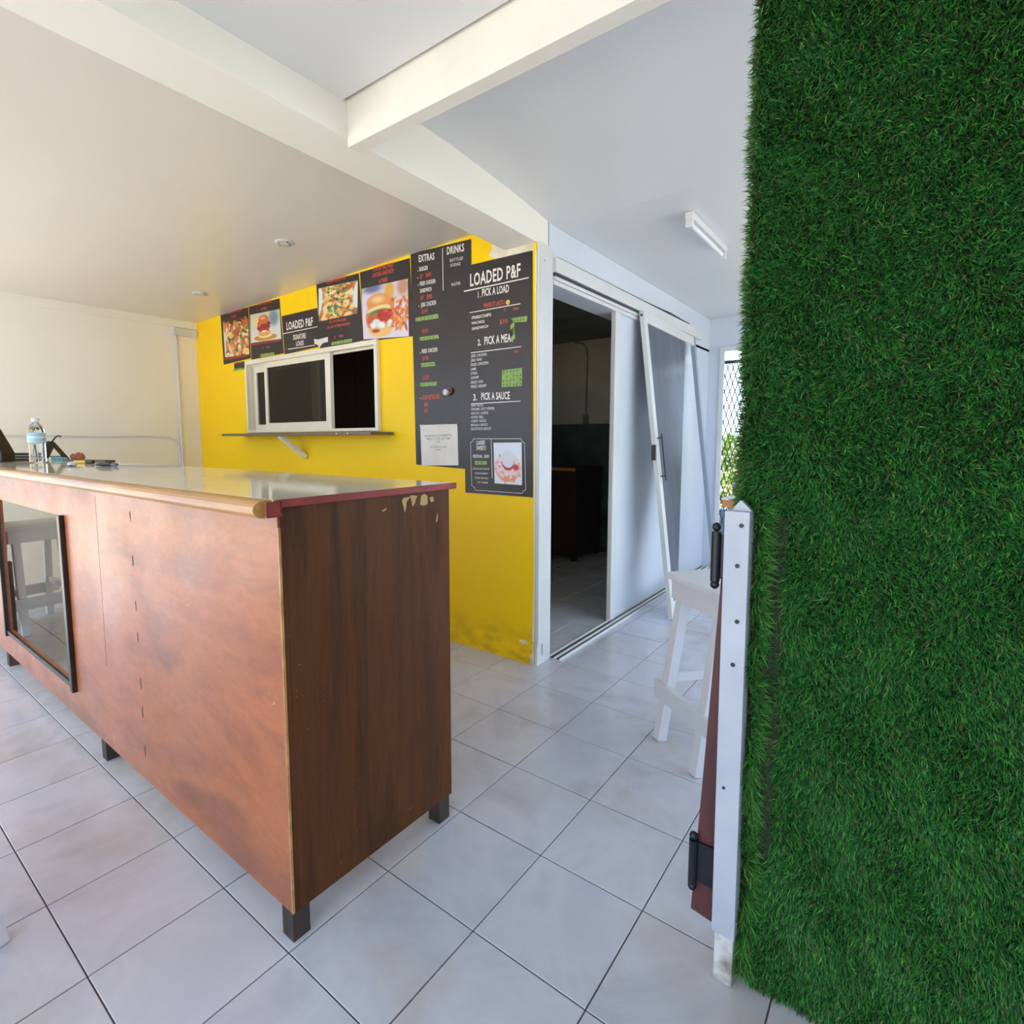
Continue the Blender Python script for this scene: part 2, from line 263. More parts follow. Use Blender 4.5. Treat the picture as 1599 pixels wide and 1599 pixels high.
Q={'p_nacho': [(-3.536,2.42),(-3.058,2.414),(-3.047,1.986),(-3.521,1.969)],'p_nacho_tab': [(-3.335,1.968),(-3.159,1.971),(-3.161,1.906),(-3.335,1.908)],'p_pork': [(-3.048,2.415),(-2.578,2.414),(-2.543,1.979),(-3.038,1.972)],'p_sign': [(-2.555,2.271),(-2.081,2.268),(-2.052,1.984),(-2.535,1.968)],'p_island': [(-2.08,2.438),(-1.593,2.431),(-1.558,1.973),(-2.057,1.956)],'p_bbq': [(-1.582,2.435),(-1.092,2.435),(-1.068,1.947),(-1.555,1.964)],'p_extras': [(-1.082,2.459),(-0.585,2.442),(-0.587,1.107),(-1.059,1.124)],'p_loaded': [(-0.652,2.298),(-0.16,2.291),(-0.149,0.967),(-0.638,0.965)],'note': [(-1.015,1.37),(-0.697,1.375),(-0.692,1.129),(-1.006,1.12)],'note_strip': [(-1.018,1.38),(-0.697,1.381),(-0.697,1.37),(-1.015,1.37)],'pic_nacho': [(-3.5,2.36),(-3.066,2.345),(-3.07,2.02),(-3.488,2.032)],'pic_pork': [(-3.027,2.346),(-2.581,2.331),(-2.572,2.097),(-3.035,2.111)],'pic_island': [(-2.054,2.404),(-1.603,2.386),(-1.615,2.164),(-2.062,2.165)],'pic_bbq': [(-1.567,2.322),(-1.112,2.312),(-1.111,1.951),(-1.56,1.98)],'pic_sweet': [(-0.421,1.268),(-0.223,1.27),(-0.22,1.031),(-0.413,1.032)],'t1': [(-1.045,2.057),(-0.85,2.056),(-0.847,2.029),(-1.044,2.035)],'t2': [(-1.014,1.933),(-0.851,1.931),(-0.843,1.908),(-1.008,1.91)],'t3': [(-1.003,1.77),(-0.885,1.77),(-0.878,1.744),(-0.999,1.745)],'t4': [(-1.013,1.648),(-0.862,1.645),(-0.869,1.622),(-1.01,1.625)],'t5': [(-0.296,1.955),(-0.189,1.954),(-0.192,1.924),(-0.282,1.931)],'t6': [(-0.303,1.916),(-0.275,1.938),(-0.269,1.844),(-0.297,1.83)],'t7': [(-0.359,1.677),(-0.222,1.68),(-0.223,1.581),(-0.362,1.582)],'t8': [(-0.562,1.159),(-0.471,1.161),(-0.469,1.14),(-0.56,1.136)],'t9': [(-2.891,2.004),(-2.683,2.001),(-2.68,1.977),(-2.891,1.978)],'t10': [(-3.34,1.917),(-3.166,1.916),(-3.168,1.901),(-3.354,1.898)],'t11': [(-1.913,1.998),(-1.681,1.999),(-1.682,1.976),(-1.918,1.977)],'torn': [(-2.128,2.045),(-2.078,2.036),(-1.958,2.042),(-1.958,2.006),(-2.022,2.003),(-2.063,1.977),(-2.089,1.999),(-2.125,2.009)],'l_ext': [(-0.81,2.439),(-0.805,2.438),(-0.803,2.187),(-0.808,2.188)],'l_h1': [(-0.639,2.159),(-0.181,2.157),(-0.181,2.151),(-0.639,2.152)],'l_h2': [(-0.596,2.029),(-0.235,2.028),(-0.235,2.023),(-0.596,2.025)],'l_h3': [(-0.588,1.798),(-0.229,1.797),(-0.229,1.793),(-0.588,1.793)],'l_h4': [(-0.59,1.5),(-0.231,1.501),(-0.231,1.497),(-0.59,1.495)],'l_s1': [(-2.54,2.135),(-2.081,2.134),(-2.081,2.129),(-2.541,2.129)],'l_s2': [(-2.481,2.007),(-2.123,2.002),(-2.123,1.997),(-2.482,2.001)],'l_v2': [(-0.44,1.292),(-0.437,1.292),(-0.429,1.062),(-0.433,1.062)],'frame': [(-0.573,1.291),(-0.227,1.291),(-0.222,1.276),(-0.204,1.267),(-0.195,1.006),(-0.212,0.998),(-0.219,0.984),(-0.557,0.984),(-0.567,1.001),(-0.587,1.01),(-0.595,1.269),(-0.576,1.277)],'emoji': [(-0.319,2.045),(-0.305,2.045)],'hook': [(-0.772,1.575),(-0.73,1.581)],'patchU': [(-0.451,2.418),(-0.335,2.328),(-0.154,2.334),(-0.154,2.291),(-0.292,2.282),(-0.397,2.292),(-0.461,2.322),(-0.433,2.359)],'patchL': [(-0.126,0.004),(-0.14,0.151),(-0.157,0.102),(-0.148,0.055),(-0.17,0.0),(-0.161,-0.009)],'patchL2': [(-0.242,0.128),(-0.197,0.138),(-0.179,0.12),(-0.215,0.108)]}

# ---------- walls ----------
Y0 = 2.176
wx0, wx1, wz0, wz1 = -3.085, -1.41, 1.352, 1.95   # serving hatch hole
wb = MB().box(-4.03, wx0, Y0, 2.29, 0, 2.6).box(wx1, -.345, Y0, 2.29, 0, 2.6).box(-.345, -.136, Y0, 2.29, 0, 2.33).box(wx0, wx1, Y0, 2.29, 0, wz0).box(wx0, wx1, Y0, 2.29, wz1, 2.6)
wback = st('wall_back', wb, 'yellow', label='bright yellow painted wall with scuffed foot')
def patch(pts, y, m, parent, name, th=.0008):
    return MB().prism([(x, y, z) for x, z in pts], (0, -th, 0)).build(name, m, parent)
patch(Q['patchU'], Y0, 'plaster', wback, 'peeled_patch'); 
patch([(-.135, 0), (-.135, .14), (-.15, .12), (-.147, .075), (-.165, .05), (-.16, .02), (-.178, 0)], Y0, 'plaster', wback, 'peeled_patch')
patch(Q['patchL2'], Y0, 'plaster', wback, 'peeled_patch')
patch([(-.135, .14), (-.135, 2.29), (-.143, 2.29), (-.141, 1.4), (-.146, .9), (-.142, .5), (-.15, .14)], Y0, 'wall', wback, 'unpainted_edge')
wl = st('wall_left', MB().box(-4.18, -4.03, .0, 5.45, 0, 2.6), 'wall', label='cream painted wall with a thin cable run')
st('trim_1', MB().box(-4.03, -4.0, .0, Y0, 2.335, 2.41), 'wall', .004, label='cream cornice strip along the top of the cream wall')
st('wall_front', MB().box(-4.18, -4.03, -2.64, .0, 2.2, 2.6).box(-4.18, 3.3, -2.72, -2.64, 2.3, 2.6), 'white', label='white header above the open shop front')
# sliding door wall
wd = MB().box(-.16, -.134, 3.2, 5.45, 0, 2.16).box(-.27, -.134, 2.29, 5.45, 2.14, 2.6)
wright = st('wall_right', wd, 'wallw', label='cool white wall that holds the sliding door')
st('wall_far', MB().box(-.134, -.015, 5.3, 5.45, 0, 2.6).box(-.015, .9, 5.3, 5.45, 2.14, 2.6).box(.9, 3.3, 5.3, 5.45, 0, 2.6), 'wallw', label='white end wall around the gated back doorway')
st('trim_2', MB().box(-.02, .02, 5.27, 5.3, 0, 2.17).box(.02, .9, 5.27, 5.3, 2.13, 2.17).box(.9, .94, 5.27, 5.3, 0, 2.17), 'frame', .003, label='white casing round the back doorway')
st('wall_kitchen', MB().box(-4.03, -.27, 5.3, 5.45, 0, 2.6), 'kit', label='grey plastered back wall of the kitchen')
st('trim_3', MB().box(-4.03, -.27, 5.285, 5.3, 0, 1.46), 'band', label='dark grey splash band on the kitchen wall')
# ceilings
def slab(x0, x1, y0, y1, za, zb, top=2.75):  # za at x0, zb at x1
    return MB().hexa([(x0, y0, za), (x1, y0, zb), (x1, y1, zb), (x0, y1, za), (x0, y0, top), (x1, y0, top), (x1, y1, top), (x0, y1, top)])
cl = st('ceiling', slab(-4.18, -.34, -2.72, 2.2, 2.398, 2.468), 'ceiling', label='glossy cream ceiling over the counter')
cr = MB(); prof = [(-2.72, 2.47), (.93, 2.465), (.99, 2.56), (1.5, 2.545), (1.95, 2.51), (2.35, 2.462), (3.4, 2.458), (5.45, 2.45)]
for (ya, za), (yb, zb) in zip(prof, prof[1:]):
    cr.hexa([(-.16, ya, za), (3.3, ya, za), (3.3, yb, zb), (-.16, yb, zb), (-.16, ya, 2.75), (3.3, ya, 2.75), (3.3, yb, 2.75), (-.16, yb, 2.75)])
st('ceiling_passage', cr, 'ceiling2', label='white ceiling over the passage to the back doorway')
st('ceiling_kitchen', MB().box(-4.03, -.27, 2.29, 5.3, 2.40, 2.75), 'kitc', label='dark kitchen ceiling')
zb = lambda y: 2.358-.0125*y
bm_ = MB().hexa([(-.345, -2.72, zb(-2.72)), (-.134, -2.72, zb(-2.72)), (-.134, 2.30, zb(2.30)), (-.345, 2.30, zb(2.30)), (-.345, -2.72, 2.7), (-.134, -2.72, 2.7), (-.134, 2.30, 2.7), (-.345, 2.30, 2.7)])
st('beam', bm_, 'wall', .004, label='cream boxed beam across the ceiling above the sliding door line')
st('beam_cross', MB().box(-.134, 3.3, .946, 1.0, 2.315, 2.6), 'rafter', .003, label='white timber cross beam meeting the long beam')
# turf wall
tw = st('wall_turf', MB().box(1.213, 3.3, .965, 1.06, 1.135, 2.7).box(1.252, 3.3, .965, 1.06, 0, 1.135), 'white', label='partition wall covered with artificial turf')
st('wall_side', MB().box(3.3, 3.45, -2.72, 1.06, 0, 2.6).box(2.36, 2.46, 1.06, 1.25, 0, 2.6).box(2.36, 2.46, 1.25, 5.1, 2.38, 2.6).box(2.36, 2.46, 5.1, 5.3, 0, 2.6), 'wallw', label='unseen white side wall with a wide opening added to light the passage')  # wide opening is added out of view to let skylight into the passage

def blades(n, x0, x1, z0, z1, y, base, L, wd, seed, curl=1.0, cols=None):
    r = np.random.default_rng(seed)
    x = r.uniform(x0, x1, n); z = r.uniform(z0, z1, n)
    sw = np.sin(x*23+np.sin(z*17)*1.7)+np.sin(z*29+x*11)+.6*np.sin(x*61-z*43)
    sv = np.sin(z*19+1.3+np.cos(x*31))+np.sin(x*37+z*13+2)
    d = np.stack([base[0]+.28*sw+r.normal(0, .45, n), base[1]+r.normal(0, .15, n), base[2]+.25*sv+r.normal(0, .45, n)], 1)
    d /= np.linalg.norm(d, axis=1)[:, None]
    ln = L*r.uniform(.65, 1.2, n); p0 = np.stack([x, np.full(n, y), z], 1)
    b = np.stack([r.normal(0, .35, n), r.normal(0, .2, n), -.45*curl+r.normal(0, .45, n)], 1)
    p1 = p0+d*(ln*.5)[:, None]; d2 = d+b*.9; d2 /= np.linalg.norm(d2, axis=1)[:, None]; p2 = p1+d2*(ln*.5)[:, None]
    s = np.cross(d, r.normal(0, 1, (n, 3))); s /= np.linalg.norm(s, axis=1)[:, None]+1e-9
    ww = (wd*r.uniform(.7, 1.25, n)/2)[:, None]
    V = np.stack([p0-s*ww, p0+s*ww, p1+s*ww*.9, p1-s*ww*.9, p2], 1).reshape(-1, 3)
    V[:, 1] = np.minimum(V[:, 1], y)
    k = (np.arange(n)*5)[:, None]
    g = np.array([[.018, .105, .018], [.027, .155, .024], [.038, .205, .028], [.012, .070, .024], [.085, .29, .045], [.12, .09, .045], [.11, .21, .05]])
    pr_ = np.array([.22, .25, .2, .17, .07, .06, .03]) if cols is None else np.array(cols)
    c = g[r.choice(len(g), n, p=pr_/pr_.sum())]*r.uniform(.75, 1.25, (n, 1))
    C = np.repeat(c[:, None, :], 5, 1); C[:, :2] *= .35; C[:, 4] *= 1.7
    return V, k, C.reshape(-1, 3)
def turf(name, sets, parent):
    V = []; K = []; C = []; o = 0
    for v, k, c in sets: V.append(v); K.append(k+o); C.append(c); o += len(v)
    V = np.concatenate(V); K = np.concatenate(K); C = np.concatenate(C); n = len(K)
    quad = (K+np.array([0, 1, 2, 3])); tri = (K+np.array([3, 2, 4]))
    me = bpy.data.meshes.new(name); me.vertices.add(len(V)); me.vertices.foreach_set('co', V.astype(np.float32).ravel())
    li = np.concatenate([quad, tri], 1).ravel(); me.loops.add(len(li)); me.loops.foreach_set('vertex_index', li.astype(np.int32))
    st_ = (np.arange(n)*7)[:, None]+np.array([0, 4]); me.polygons.add(2*n); me.polygons.foreach_set('loop_start', st_.ravel().astype(np.int32))
    me.update(calc_edges=True); a = me.color_attributes.new('tint', 'FLOAT_COLOR', 'POINT')
    a.data.foreach_set('color', np.concatenate([C, np.ones((len(C), 1))], 1).astype(np.float32).ravel()); me.materials.append(M['turf'])
    ob = bpy.data.objects.new(name, me); COL.objects.link(ob)
    if parent: ob.parent = parent
    return ob
M['backing'] = mat('turf_backing', (.02, .045, .015, 1), (.035, .04, .02, 1), 60, .9)
tb = MB().box(1.211, 2.35, .953, .965, 1.14, 2.62).box(1.234, 2.35, .953, .98, .004, 1.14).build('turf_backing', 'backing', tw)
yb = .953
brown = (.12, .15, .12, .1, .1, .26, .15)
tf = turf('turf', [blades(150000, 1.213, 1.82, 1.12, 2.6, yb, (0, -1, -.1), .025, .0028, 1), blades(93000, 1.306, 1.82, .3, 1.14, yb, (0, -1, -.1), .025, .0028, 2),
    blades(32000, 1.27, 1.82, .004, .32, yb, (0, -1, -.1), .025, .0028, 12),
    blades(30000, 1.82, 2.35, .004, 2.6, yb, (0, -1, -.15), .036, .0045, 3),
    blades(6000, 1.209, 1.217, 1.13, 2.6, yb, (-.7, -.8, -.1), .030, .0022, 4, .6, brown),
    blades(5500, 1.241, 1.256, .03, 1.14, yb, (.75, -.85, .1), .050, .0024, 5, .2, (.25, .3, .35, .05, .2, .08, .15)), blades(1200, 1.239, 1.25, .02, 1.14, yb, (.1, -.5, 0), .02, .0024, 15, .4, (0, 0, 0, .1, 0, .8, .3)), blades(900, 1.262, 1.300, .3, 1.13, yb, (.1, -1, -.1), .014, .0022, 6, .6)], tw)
tf['kind'] = 'stuff'; tf['label'] = 'dense green artificial turf pile'

# ---------- left wall fittings, downlights, tube ----------
t = thing('cable_conduit', (-4.02, 2.0, 1.0), 'thin white cable run dropping down the cream wall beside the yellow wall', 'cable')
MB().tube([(-4.014, 1.985, z) for z in (1.0, 1.3, 1.8, 2.1)]+[(-4.018, 1.99, 2.2), (-4.016, 1.975, 2.27)], .011, 8).build('vertical_run', 'white', t, smooth=True)
MB().tube([(-4.017, y, 1.318+.003*math.sin(y*9)) for y in (.1, .5, .9, 1.3, 1.7)]+[(-4.02, 1.86, 1.31), (-4.02, 1.93, 1.29), (-4.02, 1.965, 1.22), (-4.02, 1.97, 1.0)], .008, 8).build('horizontal_run', 'white', t, smooth=True)
MB().box(-4.0285, -3.985, 1.955, 2.17, 2.262, 2.33).build('junction_cover', 'white', t, .005)
def downlight(x, y, z, label):
    t = thing('downlight', (x, y, z), label, 'ceiling light', 'recessed downlights')
    MB().lathe((x, y, z-.008), [(.052, .012), (.055, .004), (.05, 0), (.036, 0), (.034, .006)], 28).build('trim_ring', 'white', t, smooth=True)
    MB().lathe((x, y, z-.010), [(.034, .006), (.03, .001), (.006, .0)], 16).build('lamp', 'frame_bounce', t, smooth=True)
    return t
cz = lambda x: 2.398+(x+4.18)/(3.84)*.07
downlight(-1.5, 1.55, cz(-1.5), 'small white recessed downlight above the serving hatch')
downlight(-2.95, 1.73, cz(-2.95), 'small white recessed downlight nearer the cream wall')
t = thing('tube_light', (.525, 2.6, 2.4), 'short white fluorescent batten light on the passage ceiling', 'ceiling light')
zt = 2.459
MB().box(.505, .545, 2.60, 3.26, zt-.035, zt).build('batten', 'frame', t, .003)
MB().tube([(.525, 2.64, zt-.055), (.525, 3.22, zt-.055)], .0125, 12).build('lamp_tube', 'tube', t, smooth=True)
for y in (2.6, 3.23): MB().box(.508, .542, y, y+.03, zt-.078, zt-.03).build('lamp_holder', 'frame', t, .004)

# ---------- sliding door joinery ----------
t = tag(MB().box(-.1345, -.118, Y0+.002, 2.318, 0, 2.335).box(-.27, -.1345, 2.291, 2.318, 0, 2.29).build('door_post', 'frame', None, .003), 'white painted door post at the corner of the yellow wall', 'door post')
MB().box(-.1175, -.1165, 2.226, 2.231, .05, 2.25).build('joint_line', 'gate', t)
MB().box(-.1175, -.113, 2.18, 2.226, .12, 2.24).build('raised_face', 'frame', t, .002)
t = tag(MB().box(-.15, -.118, 3.128, 3.212, 0, 2.155).build('door_jamb', 'frame', None, .004), 'white door jamb at the far side of the kitchen doorway', 'door jamb')
t = thing('head_track', (-.1, 3.5, 2.2), 'white timber and aluminium head track running above the kitchen doorway', 'door track')
MB().box(-.134, -.098, 2.318, 4.95, 2.205, 2.285).build('fascia', 'frame', t, .003)
MB().box(-.134, -.108, 2.318, 4.66, 2.185, 2.203).build('track_channel', 'metal', t)
MB().box(-.134, -.102, 2.318, 4.66, 2.165, 2.183).build('track_rail', 'frame', t, .002)
MB().box(-.134, -.112, 2.318, 3.6, 2.140, 2.163).build('lower_lip', 'frame', t, .002)
MB().prism([(-.098, 2.33, 2.286), (-.098, 3.2, 2.284), (-.098, 3.9, 2.296), (-.098, 4.1, 2.303), (-.098, 4.6, 2.292), (-.098, 3.9, 2.286)], (-.01, 0, 0)).build('open_joint', 'black', t)
t = thing('floor_track', (-.09, 3.5, 0), 'low white aluminium floor track under the sliding door line', 'door track')
MB().box(-.138, -.05, 2.318, 5.25, 0, .006).build('track_base', 'frame', t, .001)
for x in (-.132, -.092, -.056): MB().box(x, x+.006, 2.318, 5.25, .006, .016).build('track_ridge', 'frame', t)
for x in (-.122, -.08): MB().box(x, x+.02, 2.318, 5.25, .006, .0068).build('track_groove', 'gate', t)
# leaning screen door
TL, TR, BL, BR = Vector((-.075, 3.45, 2.195)), Vector((-.075, 4.63, 2.175)), Vector((.212, 3.41, .0)), Vector((.21, 4.60, .0))
t = thing('screen_door', (.06, 4.0, 0), 'white framed sliding door leaning off its track, its smoked pane cut short to suggest a bright reflection', 'door')
ny = Vector((0, 1, 0)); up = (TL-BL).normalized(); out = ny.cross(up).normalized()
if out.x < 0: out = -out
s = .030
MB().bar(BL+ny*s/1+up*.012, TL+ny*s, ny, .058, .034).build('left_stile', 'frame', t, .004)
MB().bar(BR-ny*s+up*.012, TR-ny*s, ny, .055, .034).build('right_stile', 'stile', t, .004)
MB().bar(TL+ny*.055-up*.04, TR-ny*.055-up*.04, up, .078, .032).build('top_rail', 'frame', t, .003)
MB().bar(BL+ny*.055+up*.07, BR-ny*.055+up*.07, up, .11, .032).build('bottom_rail', 'frame', t, .003)
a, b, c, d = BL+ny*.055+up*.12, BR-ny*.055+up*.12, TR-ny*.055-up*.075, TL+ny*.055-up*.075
b.y, c.y = 3.585, 4.375  # pane cut along a plumb edge that stands in for a bright reflection
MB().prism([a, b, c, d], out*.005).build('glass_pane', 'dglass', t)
hx = TL+(BL-TL)*.40+ny*.03+out*.055; hy = TL+(BL-TL)*.55+ny*.03+out*.055
h = MB().bar(hx, hy, ny, .018, .012).build('handle', 'metal', t, .003)
for q in (.08, .9):
    p = hx+(hy-hx)*q; MB().tube([p, p-out*.04], .005, 8).build('handle_standoff', 'metal', h)
p = TL+(BL-TL)*.455; MB().box(p.x-.02, p.x+.012, p.y-.008, p.y+.004, p.z-.06, p.z+.05).build('latch', 'metal', t, .003)
p = TL-up*.03; MB().tube([p+Vector((.0, -.001, 0)), p+Vector((0, -.006, 0))], .008, 10).build('roller_bolt', 'black', t)
# gate post, board, hinges
t = thing('gate_post', (1.215, .93, 0), 'waist-high white gate post with four dark screw heads at the turf edge', 'post')
MB().hexa([(1.192, .905, .125), (1.243, .905, .125), (1.243, .951, .125), (1.192, .951, .125), (1.186, .905, 1.130), (1.238, .905, 1.130), (1.238, .951, 1.130), (1.186, .951, 1.130)]).build('shaft', 'postpaint', t, .003)
M['pfoot'] = mat('stained_post_foot', srgb(206, 204, 202), srgb(96, 78, 58), 16, .7, lo=.42, hi=.7)
MB().box(1.198, 1.24, .91, .950, 0, .125).build('foot', 'pfoot', t, .003)
for x, z in ((1.222, 1.10), (1.217, 1.01), (1.221, .885), (1.216, .785), (1.207, .49)):
    MB().tube([(x, .9055, z), (x, .903, z)], .005 if z > .6 else .0035, 7).build('screw_head', 'black', t)
MB().prism([(1.196, .925, 1.130), (1.237, .925, 1.130), (1.232, .925, 1.136), (1.216, .925, 1.152), (1.212, .925, 1.152)], (0, .02, 0)).build('loose_wedge', 'postpaint', t)
t = tag(MB().hexa([(1.131, .945, .118), (1.192, .945, .108), (1.192, .968, .108), (1.131, .968, .118), (1.178, .945, 1.06), (1.192, .945, 1.06), (1.192, .968, 1.06), (1.178, .968, 1.06)]).build('gate_board', 'brown', None, .003), 'leaning dark brown gate board behind the white post', 'gate board')
def hinge(x, z0, z1, lw, label):
    t = thing('barrel_hinge', (x, .935, z0), label, 'hinge', 'gate hinges')
    MB().tube([(x, .934, z0), (x, .934, z1)], .0105, 14).build('barrel', 'hinge', t, smooth=True)
    MB().box(x, x+lw, .936, .944, z0+.006, z1-.006).build('leaf', 'hinge', t, .001)
    for z, s in ((z1+.010, 1), (z0-.008, -1)):
        MB().lathe((x, .934, z-.010), [(.004, 0), (.0085, .004), (.0105, .01), (.0085, .016), (.003, .020)], 12).build('finial', 'hinge', t, smooth=True)
hinge(1.136, .198, .312, .054, 'black barrel hinge low on the brown gate board')
hinge(1.163, .962, 1.078, .028, 'black barrel hinge near the top of the white post')
# timber ledge behind the turf wall
t = thing('bar_ledge', (1.3, 1.6, 1.05), 'white topped wooden ledge peeping out behind the top of the gate post', 'shelf')
MB().box(1.057, 2.1, 1.37, 1.75, 1.104, 1.110).build('ledge_top', 'white', t, .002)
MB().box(1.060, 2.1, 1.372, 1.395, 1.082, 1.104).build('front_edge', 'wood2', t, .002)
for x in (1.4, 2.0): 
    for y in (1.40, 1.68): MB().box(x, x+.05, y, y+.05, 0, 1.104).build('leg', 'white', t)
# ---------- serving hatch ----------
t = thing('window_1', (-2.25, Y0, 1.35), None, None); t['kind'] = 'structure'; t['label'] = 'white aluminium sliding serving window in the yellow wall'
X0, X1, Z0, Z1 = -3.104, -1.394, 1.347, 1.962
yf = Y0-.03
f = MB().box(X0, X1, yf, Y0-.001, Z1-.035, Z1).box(X0, X1, yf, Y0-.001, Z0, Z0+.022).box(X0, X0+.022, yf, Y0-.001, Z0+.022, Z1-.035).box(X1-.03, X1, yf, Y0-.001, Z0+.022, Z1-.035)
f.box(wx0+.001, wx0+.012, Y0-.001, 2.285, wz0+.001, wz1-.001).box(wx1-.012, wx1-.001, Y0-.001, 2.285, wz0+.001, wz1-.001).box(wx0+.012, wx1-.012, Y0-.001, 2.285, wz0+.001, wz0+.016).box(wx0+.012, wx1-.012, Y0-.001, 2.285, wz1-.016, wz1-.001)
f.build('window_frame', 'frame_bounce', t, .002)
MB().box(X0, X1, yf+.045, yf+.055, Z1-.05, Z1-.03).build('track_lip', 'frame_bounce', t)
def sash(x0, x1, z0, z1, y, wl, wr, wt, wbm, nm):
    o = MB().box(x0, x0+wl, y, y+.03, z0, z1).box(x1-wr, x1, y, y+.03, z0, z1).box(x0+wl, x1-wr, y, y+.03, z1-wt, z1).box(x0+wl, x1-wr, y, y+.03, z0, z0+wbm).build(nm, 'frame_bounce', t, .002)
    MB().box(x0+wl, x1-wr, y+.012, y+.018, z0+wbm, z1-wt).build('pane', 'wglass', o)
    return o
sash(-2.82, -1.925, Z0+.018, Z1-.036, yf+.012, .04, .062, .045, .06, 'front_sash')
sash(-3.072, -2.16, Z0+.02, Z1-.04, yf+.06, .045, .075, .06, .05, 'rear_sash')
t = thing('serving_shelf', (-2.1, 2.07, 1.32), 'dark narrow shelf on a white bracket under the serving window', 'shelf')
b = MB().box(-3.21, -1.268, 1.972, Y0, 1.318, 1.338).build('shelf_board', 'slate', t, .003)
MB().bar((-2.36, 1.995, 1.318), (-2.275, 2.165, 1.15), (1, 0, 0), .045, .03, .045).build('bracket', 'frame_bounce', t, .003)
for x in (-1.62, -1.50): MB().tube([(x, 1.972, 1.328), (x, 1.969, 1.328)], .006, 8).build('screw_head', 'white', t)

# ---------- posters ----------
_curve_cache = {}
def text_polys(s, bold):
    k = (s, bold)
    if k in _curve_cache: return _curve_cache[k]
    cu = bpy.data.curves.new('t', 'FONT'); cu.body = s; cu.size = 1; cu.offset = .022 if bold else .012; cu.resolution_u = 2; cu.space_character = 1.06 if bold else 1.15
    ob = bpy.data.objects.new('t', cu); COL.objects.link(ob); dg = bpy.context.evaluated_depsgraph_get()
    me = bpy.data.meshes.new_from_object(ob.evaluated_get(dg)); v = np.array([q.co[:] for q in me.vertices]); f = [tuple(p.vertices) for p in me.polygons]
    bpy.data.objects.remove(ob); bpy.data.curves.remove(cu); bpy.data.meshes.remove(me)
    x0, x1 = v[:, 0].min(), v[:, 0].max(); v[:, 0] = (v[:, 0]-x0)/(x1-x0); v[:, 1] = v[:, 1]/.72
    _curve_cache[k] = (v, f); return v, f
def lettering(rows, y, parent):
    groups = {}
    for s, c, x0, z0, x1, z1, h in rows:
        v, f = text_polys(s, c in 'wr')
        groups.setdefault(c, MB()).add([(x0+(x1-x0)*a, y, z0+(z1-z0)*a+h*b) for a, b, _ in v], f)
    for c, mb in groups.items():
        o = mb.build({'w': 'white_lettering', 't': 'small_lettering', 'r': 'red_lettering', 'k': 'printed_text', 'i': 'marker_writing'}[c], {'w': 'pw', 't': 'pt', 'r': 'pr', 'k': 'pk', 'i': 'ink'}[c], parent); o['kind'] = 'stuff'
def poster(key, name, label, y, m='poster', th=.0015, cat='poster', group='menu posters on the yellow wall'):
    mb = MB().prism([(x, y, z) for x, z in Q[key]], (0, th, 0)); o = mb.build(name, m); return tag(o, label, cat, group)
def ell(I, cx, cy, rx, ry, ang, col, soft=.15):
    H, Wd = I.shape[:2]; Yg, Xg = np.mgrid[0:H, 0:Wd]; Xg = (Xg+.5)/Wd; Yg = (Yg+.5)/H
    c, s_ = math.cos(ang), math.sin(ang); u = ((Xg-cx)*c+(Yg-cy)*s_)/rx; v = (-(Xg-cx)*s_+(Yg-cy)*c)/ry
    a = np.clip((1-np.sqrt(u*u+v*v))/soft, 0, 1)[..., None]; I[:] = I*(1-a)+np.array(srgb(*col)[:3])*a
def canvas(c1, c2, n=72):
    g = np.linspace(0, 1, n)[:, None, None]; return np.array(srgb(*c1)[:3])*(1-g)*np.ones((n, n, 1))+np.array(srgb(*c2)[:3])*g*np.ones((n, n, 1))
def scat(I, n, box, sz, cols, seed, asp=(.25, .6)):
    r = np.random.default_rng(seed)
    for _ in range(n):
        rx = r.uniform(*sz); ell(I, r.uniform(box[0], box[2]), r.uniform(box[1], box[3]), rx, rx*r.uniform(*asp), r.uniform(0, 3.14), cols[r.integers(len(cols))], .35)
def picture(key, I, y, parent):   # rows go downward
    (ax, az), (bx, bz), (cx, cz_), (dx, dz) = Q[key]; n = I.shape[0]; V = []; C = []
    for i in range(n+1):
        for j in range(n+1):
            u, v = j/n, i/n; V.append(((ax*(1-u)+bx*u)*(1-v)+(dx*(1-u)+cx*u)*v, y, (az*(1-u)+bz*u)*(1-v)+(dz*(1-u)+cz_*u)*v)); C.append(I[min(i, n-1), min(j, n-1)])
    F = [(i*(n+1)+j, i*(n+1)+j+1, (i+1)*(n+1)+j+1, (i+1)*(n+1)+j) for i in range(n) for j in range(n)]
    me = bpy.data.meshes.new('picture'); me.from_pydata(V, [], F); a = me.color_attributes.new('tint', 'FLOAT_COLOR', 'POINT')
    a.data.foreach_set('color', np.concatenate([np.array(C), np.ones((len(C), 1))], 1).astype(np.float32).ravel()); me.materials.append(M['print'])
    o = bpy.data.objects.new('picture', me); COL.objects.link(o); o.parent = parent; return o
fry = [(236, 190, 110), (222, 160, 84), (240, 206, 140), (206, 132, 62), (180, 100, 46)]
grn = [(60, 140, 90), (84, 160, 96), (40, 110, 70)]
y1, y2, y3 = 2.1745, 2.1725, 2.1705
